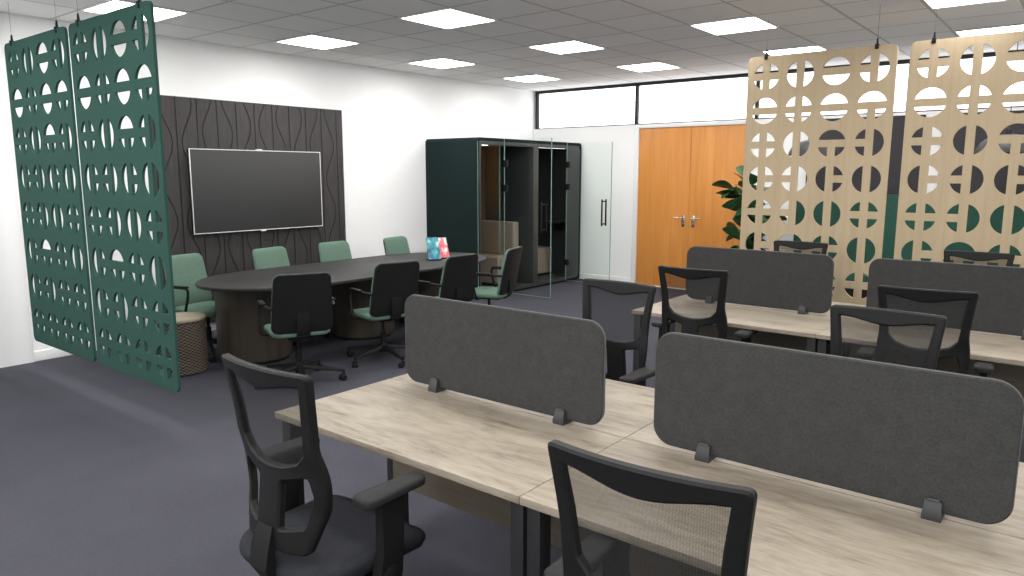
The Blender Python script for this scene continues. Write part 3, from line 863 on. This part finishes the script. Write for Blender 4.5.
for yh, yd in ((7.745, 7.75), (9.262, 9.25)):
    d = glass_pane((PX1 + .012, yd - .005, .03), (PX1 + .787, yd + .005, PZ - .01), 'glass_door')
    edge_strip((PX1 + .787, yd - .006, .03), (PX1 + .793, yd + .006, PZ - .01), d)
    edge_strip((PX1 + .006, yd - .006, .03), (PX1 + .012, yd + .006, PZ - .01), d)
    edge_strip((PX1 + .012, yd - .0055, .027), (PX1 + .787, yd + .0055, .0315), d)
    for z in (.31, 1.46, 1.79):
        pp(box(NB(), (PX1 - .02, yd - .02, z - .045), (PX1 + .06, yd + .02, z + .045), .004), 'hinge', 'black', d)
    b = NB(); hx = PX1 + .672
    for s in (-1, 1):
        tube(b, [(hx, yd + s * .055, .895), (hx, yd + s * .055, 1.285)], .0125, 10)
    for z in (.925, 1.255): tube(b, [(hx, yd - .055, z), (hx, yd + .055, z)], .009, 8)
    pp(b, 'pull_handle', 'black', d)
b = NB(); box(b, (PX1 - .06, 7.36, PZ - .10), (PX1 - .035, 7.46, PZ - .0755), .002); box(b, (PX1 - .12, 8.62, PZ - .092), (PX1 - .09, 9.35, PZ - .0755), .002)
pp(b, 'led_strip', 'led')
# furniture in the pod
bs = thing('sofa', 'taupe upholstered booth seat inside the left half of the pod', 'seat', (-6.86, 8.15, .06), 0)
b = NB(); box(b, (-.32, -.22, .03), (.30, .16, .42), .02, 3); finish(b, 'seat_base', 'taupe', bs)
b = NB(); box(b, (-.335, .10, .42), (.335, .235, .905), .03, 3); finish(b, 'backrest', 'taupe', bs)
b = NB(); box(b, (-.30, -.20, 0), (.28, .16, .03)); finish(b, 'plinth', 'black', bs)
bs2 = thing('sofa', 'taupe seat low inside the right half of the pod', 'seat', (-6.95, 9.33, .06), 0)
b = NB(); box(b, (-.2, -.17, .03), (.2, .20, .44), .02, 3); finish(b, 'seat_base', 'taupe', bs2)
b = NB(); box(b, (-.18, -.15, 0), (.18, .18, .03)); finish(b, 'plinth', 'black', bs2)
sh = thing('pod_shelf', 'dark shelf on the wall inside the right half of the pod', 'shelf', (-6.57, 9.40, .90))
finish(box(NB(), (-.14, -.20, 0), (.14, .185, .028), .004), 'shelf_board', 'blackmetal', sh)
finish(box(NB(), (-.11, .10, -.12), (.11, .185, -.0005), .006), 'bracket', 'black', sh)

# ------------------------------------------------------------------ seating booth behind the tan screens
bo = thing('booth_bench', 'long green booth bench behind the tan screens', 'bench', (-1.05, 9.40, 0))
finish(box(NB(), (-1.90, -.30, .40), (1.75, .10, .50), .025, 3), 'seat', 'boothgreen', bo)
finish(box(NB(), (-1.90, .05, .50), (1.75, .20, 1.41), .025, 3), 'backrest', 'boothgreen', bo)
finish(box(NB(), (-1.88, -.26, 0), (1.73, .20, .40), .004), 'plinth', 'black', bo)
tag(finish(box(NB(), (-2.90, YB - .05, 1.42), (-1.61, YB - .002, 2.33), .006), 'wall_felt_board', 'boothgrey'), 'dark grey felt board on back wall, behind the left tan screen', 'wall panel', 'grey felt boards above the booth bench')
tag(finish(box(NB(), (-1.43, YB - .05, 1.42), (.40, YB - .002, 2.33), .006), 'wall_felt_board', 'boothgrey'), 'dark grey felt board on back wall, behind the right tan screen', 'wall panel', 'grey felt boards above the booth bench')
def pendant():
    t = thing('pendant_lamp', '', 'lamp', (0, 0, 0), 0, 'grey pendant lamps over the booth')
    lathe(b := NB(), [(.275, 0), (.27, .035), (.235, .105), (.17, .155), (.075, .18), (.03, .186), (.03, .178), (.075, .172), (.165, .147), (.228, .10), (.262, .034), (.268, 0), (.275, 0)], 36)
    finish(b, 'lamp_shade', 'clamp', t)
    lathe(b := NB(), [(0, .25), (.012, .25), (.03, .22), (.032, .18), (0, .18)], 16); finish(b, 'lamp_cap', 'black', t)
    lathe(b := NB(), [(0, .175), (.018, .17), (.04, .12), (.045, .09), (.03, .06), (0, .052)], 18); finish(b, 'bulb', 'led', t)
    finish(tube(NB(), [(0, 0, .25), (0, 0, HC - 1.87)], .004, 6), 'cord', 'black', t)
    return t
p0 = pendant(); p0.location = (-2.64, 9.0, 1.869); p0['label'] = 'grey dome pendant lamp seen through the left tan screen'
dup(p0, (-.745, 9.0, 1.869), 0, 'grey dome pendant lamp seen through the right tan screen')

# ------------------------------------------------------------------ plant
def plant(x, y):
    t = thing('potted_plant', 'leafy green potted plant between the doors and the tan screen', 'plant', (x, y, 0))
    lathe(b := NB(), [(0, 0), (.13, 0), (.14, .01), (.185, .36), (.18, .37), (.165, .36), (.16, .32), (0, .32)], 30); finish(b, 'pot', 'pot', t)
    lathe(b := NB(), [(.159, .30), (.1595, .322), (0, .33)], 24); finish(b, 'soil', 'soil', t)
    rnd = random.Random(11)
    b = NB(); stems = []
    for k in range(4):
        a = 2 * PI * k / 4 + .4; top = Vector((.16 * math.cos(a), .14 * math.sin(a), 1.40 + .06 * k))
        p = smooth_path([(.03 * math.cos(a), .03 * math.sin(a), .31), (.05 * math.cos(a), .05 * math.sin(a), .8), top], 6); stems.append(p)
        tube(b, p, [.013 - .008 * i / len(p) for i in range(len(p))], 7)
    finish(b, 'stem', 'bark', t)
    b = NB()
    for p in stems:
        for k in range(19):
            q = p[min(len(p) - 1, 3 + int((len(p) - 4) * (k + 1) / 19))]
            az = rnd.uniform(0, 2 * PI); el = rnd.uniform(-.2, .95); L = rnd.uniform(.25, .34); Wd = L * rnd.uniform(.30, .36)
            d = Vector((math.cos(az) * math.cos(el), math.sin(az) * math.cos(el) * .85, math.sin(el)))
            sdir = (Matrix.Rotation(rnd.uniform(-1.0, 1.0), 3, d) @ d.cross(Vector((0, 0, 1)))).normalized(); nrm = sdir.cross(d).normalized()
            st_ = Vector(q) + d * .05
            tube(b, [q, st_], .004, 5)
            rows = []
            for i in range(8):
                u = i / 7; w = Wd * (math.sin(PI * min(1, u * .93 + .04)) ** .75); droop = -.32 * L * u * u
                c = st_ + d * L * u + Vector((0, 0, droop))
                rows.append([b.verts.new(c + sdir * w * s + nrm * (.14 * w * abs(s) * 1.2)) for s in (-1, -.5, 0, .5, 1)])
            for i in range(7):
                for j in range(4): b.faces.new((rows[i][j], rows[i][j + 1], rows[i + 1][j + 1], rows[i + 1][j]))
    finish(b, 'foliage', 'leaf', t, sharp=80)
plant(-3.40, 9.05)

# ------------------------------------------------------------------ world and view
w = bpy.data.worlds.new('world'); SC.world = w; w.use_nodes = True
w.node_tree.nodes['Background'].inputs[0].default_value = (.8, .85, .9, 1); w.node_tree.nodes['Background'].inputs[1].default_value = .3
vs = SC.view_settings; vs.view_transform = 'Standard'; vs.look = 'None'; vs.gamma = 1; vs.use_curve_mapping = False; vs.exposure = 0.95
SC.cycles.use_denoising = True
SC.cycles.max_bounces = 10; SC.cycles.transparent_max_bounces = 24; SC.cycles.diffuse_bounces = 6
SC.cycles.sample_clamp_indirect = 8
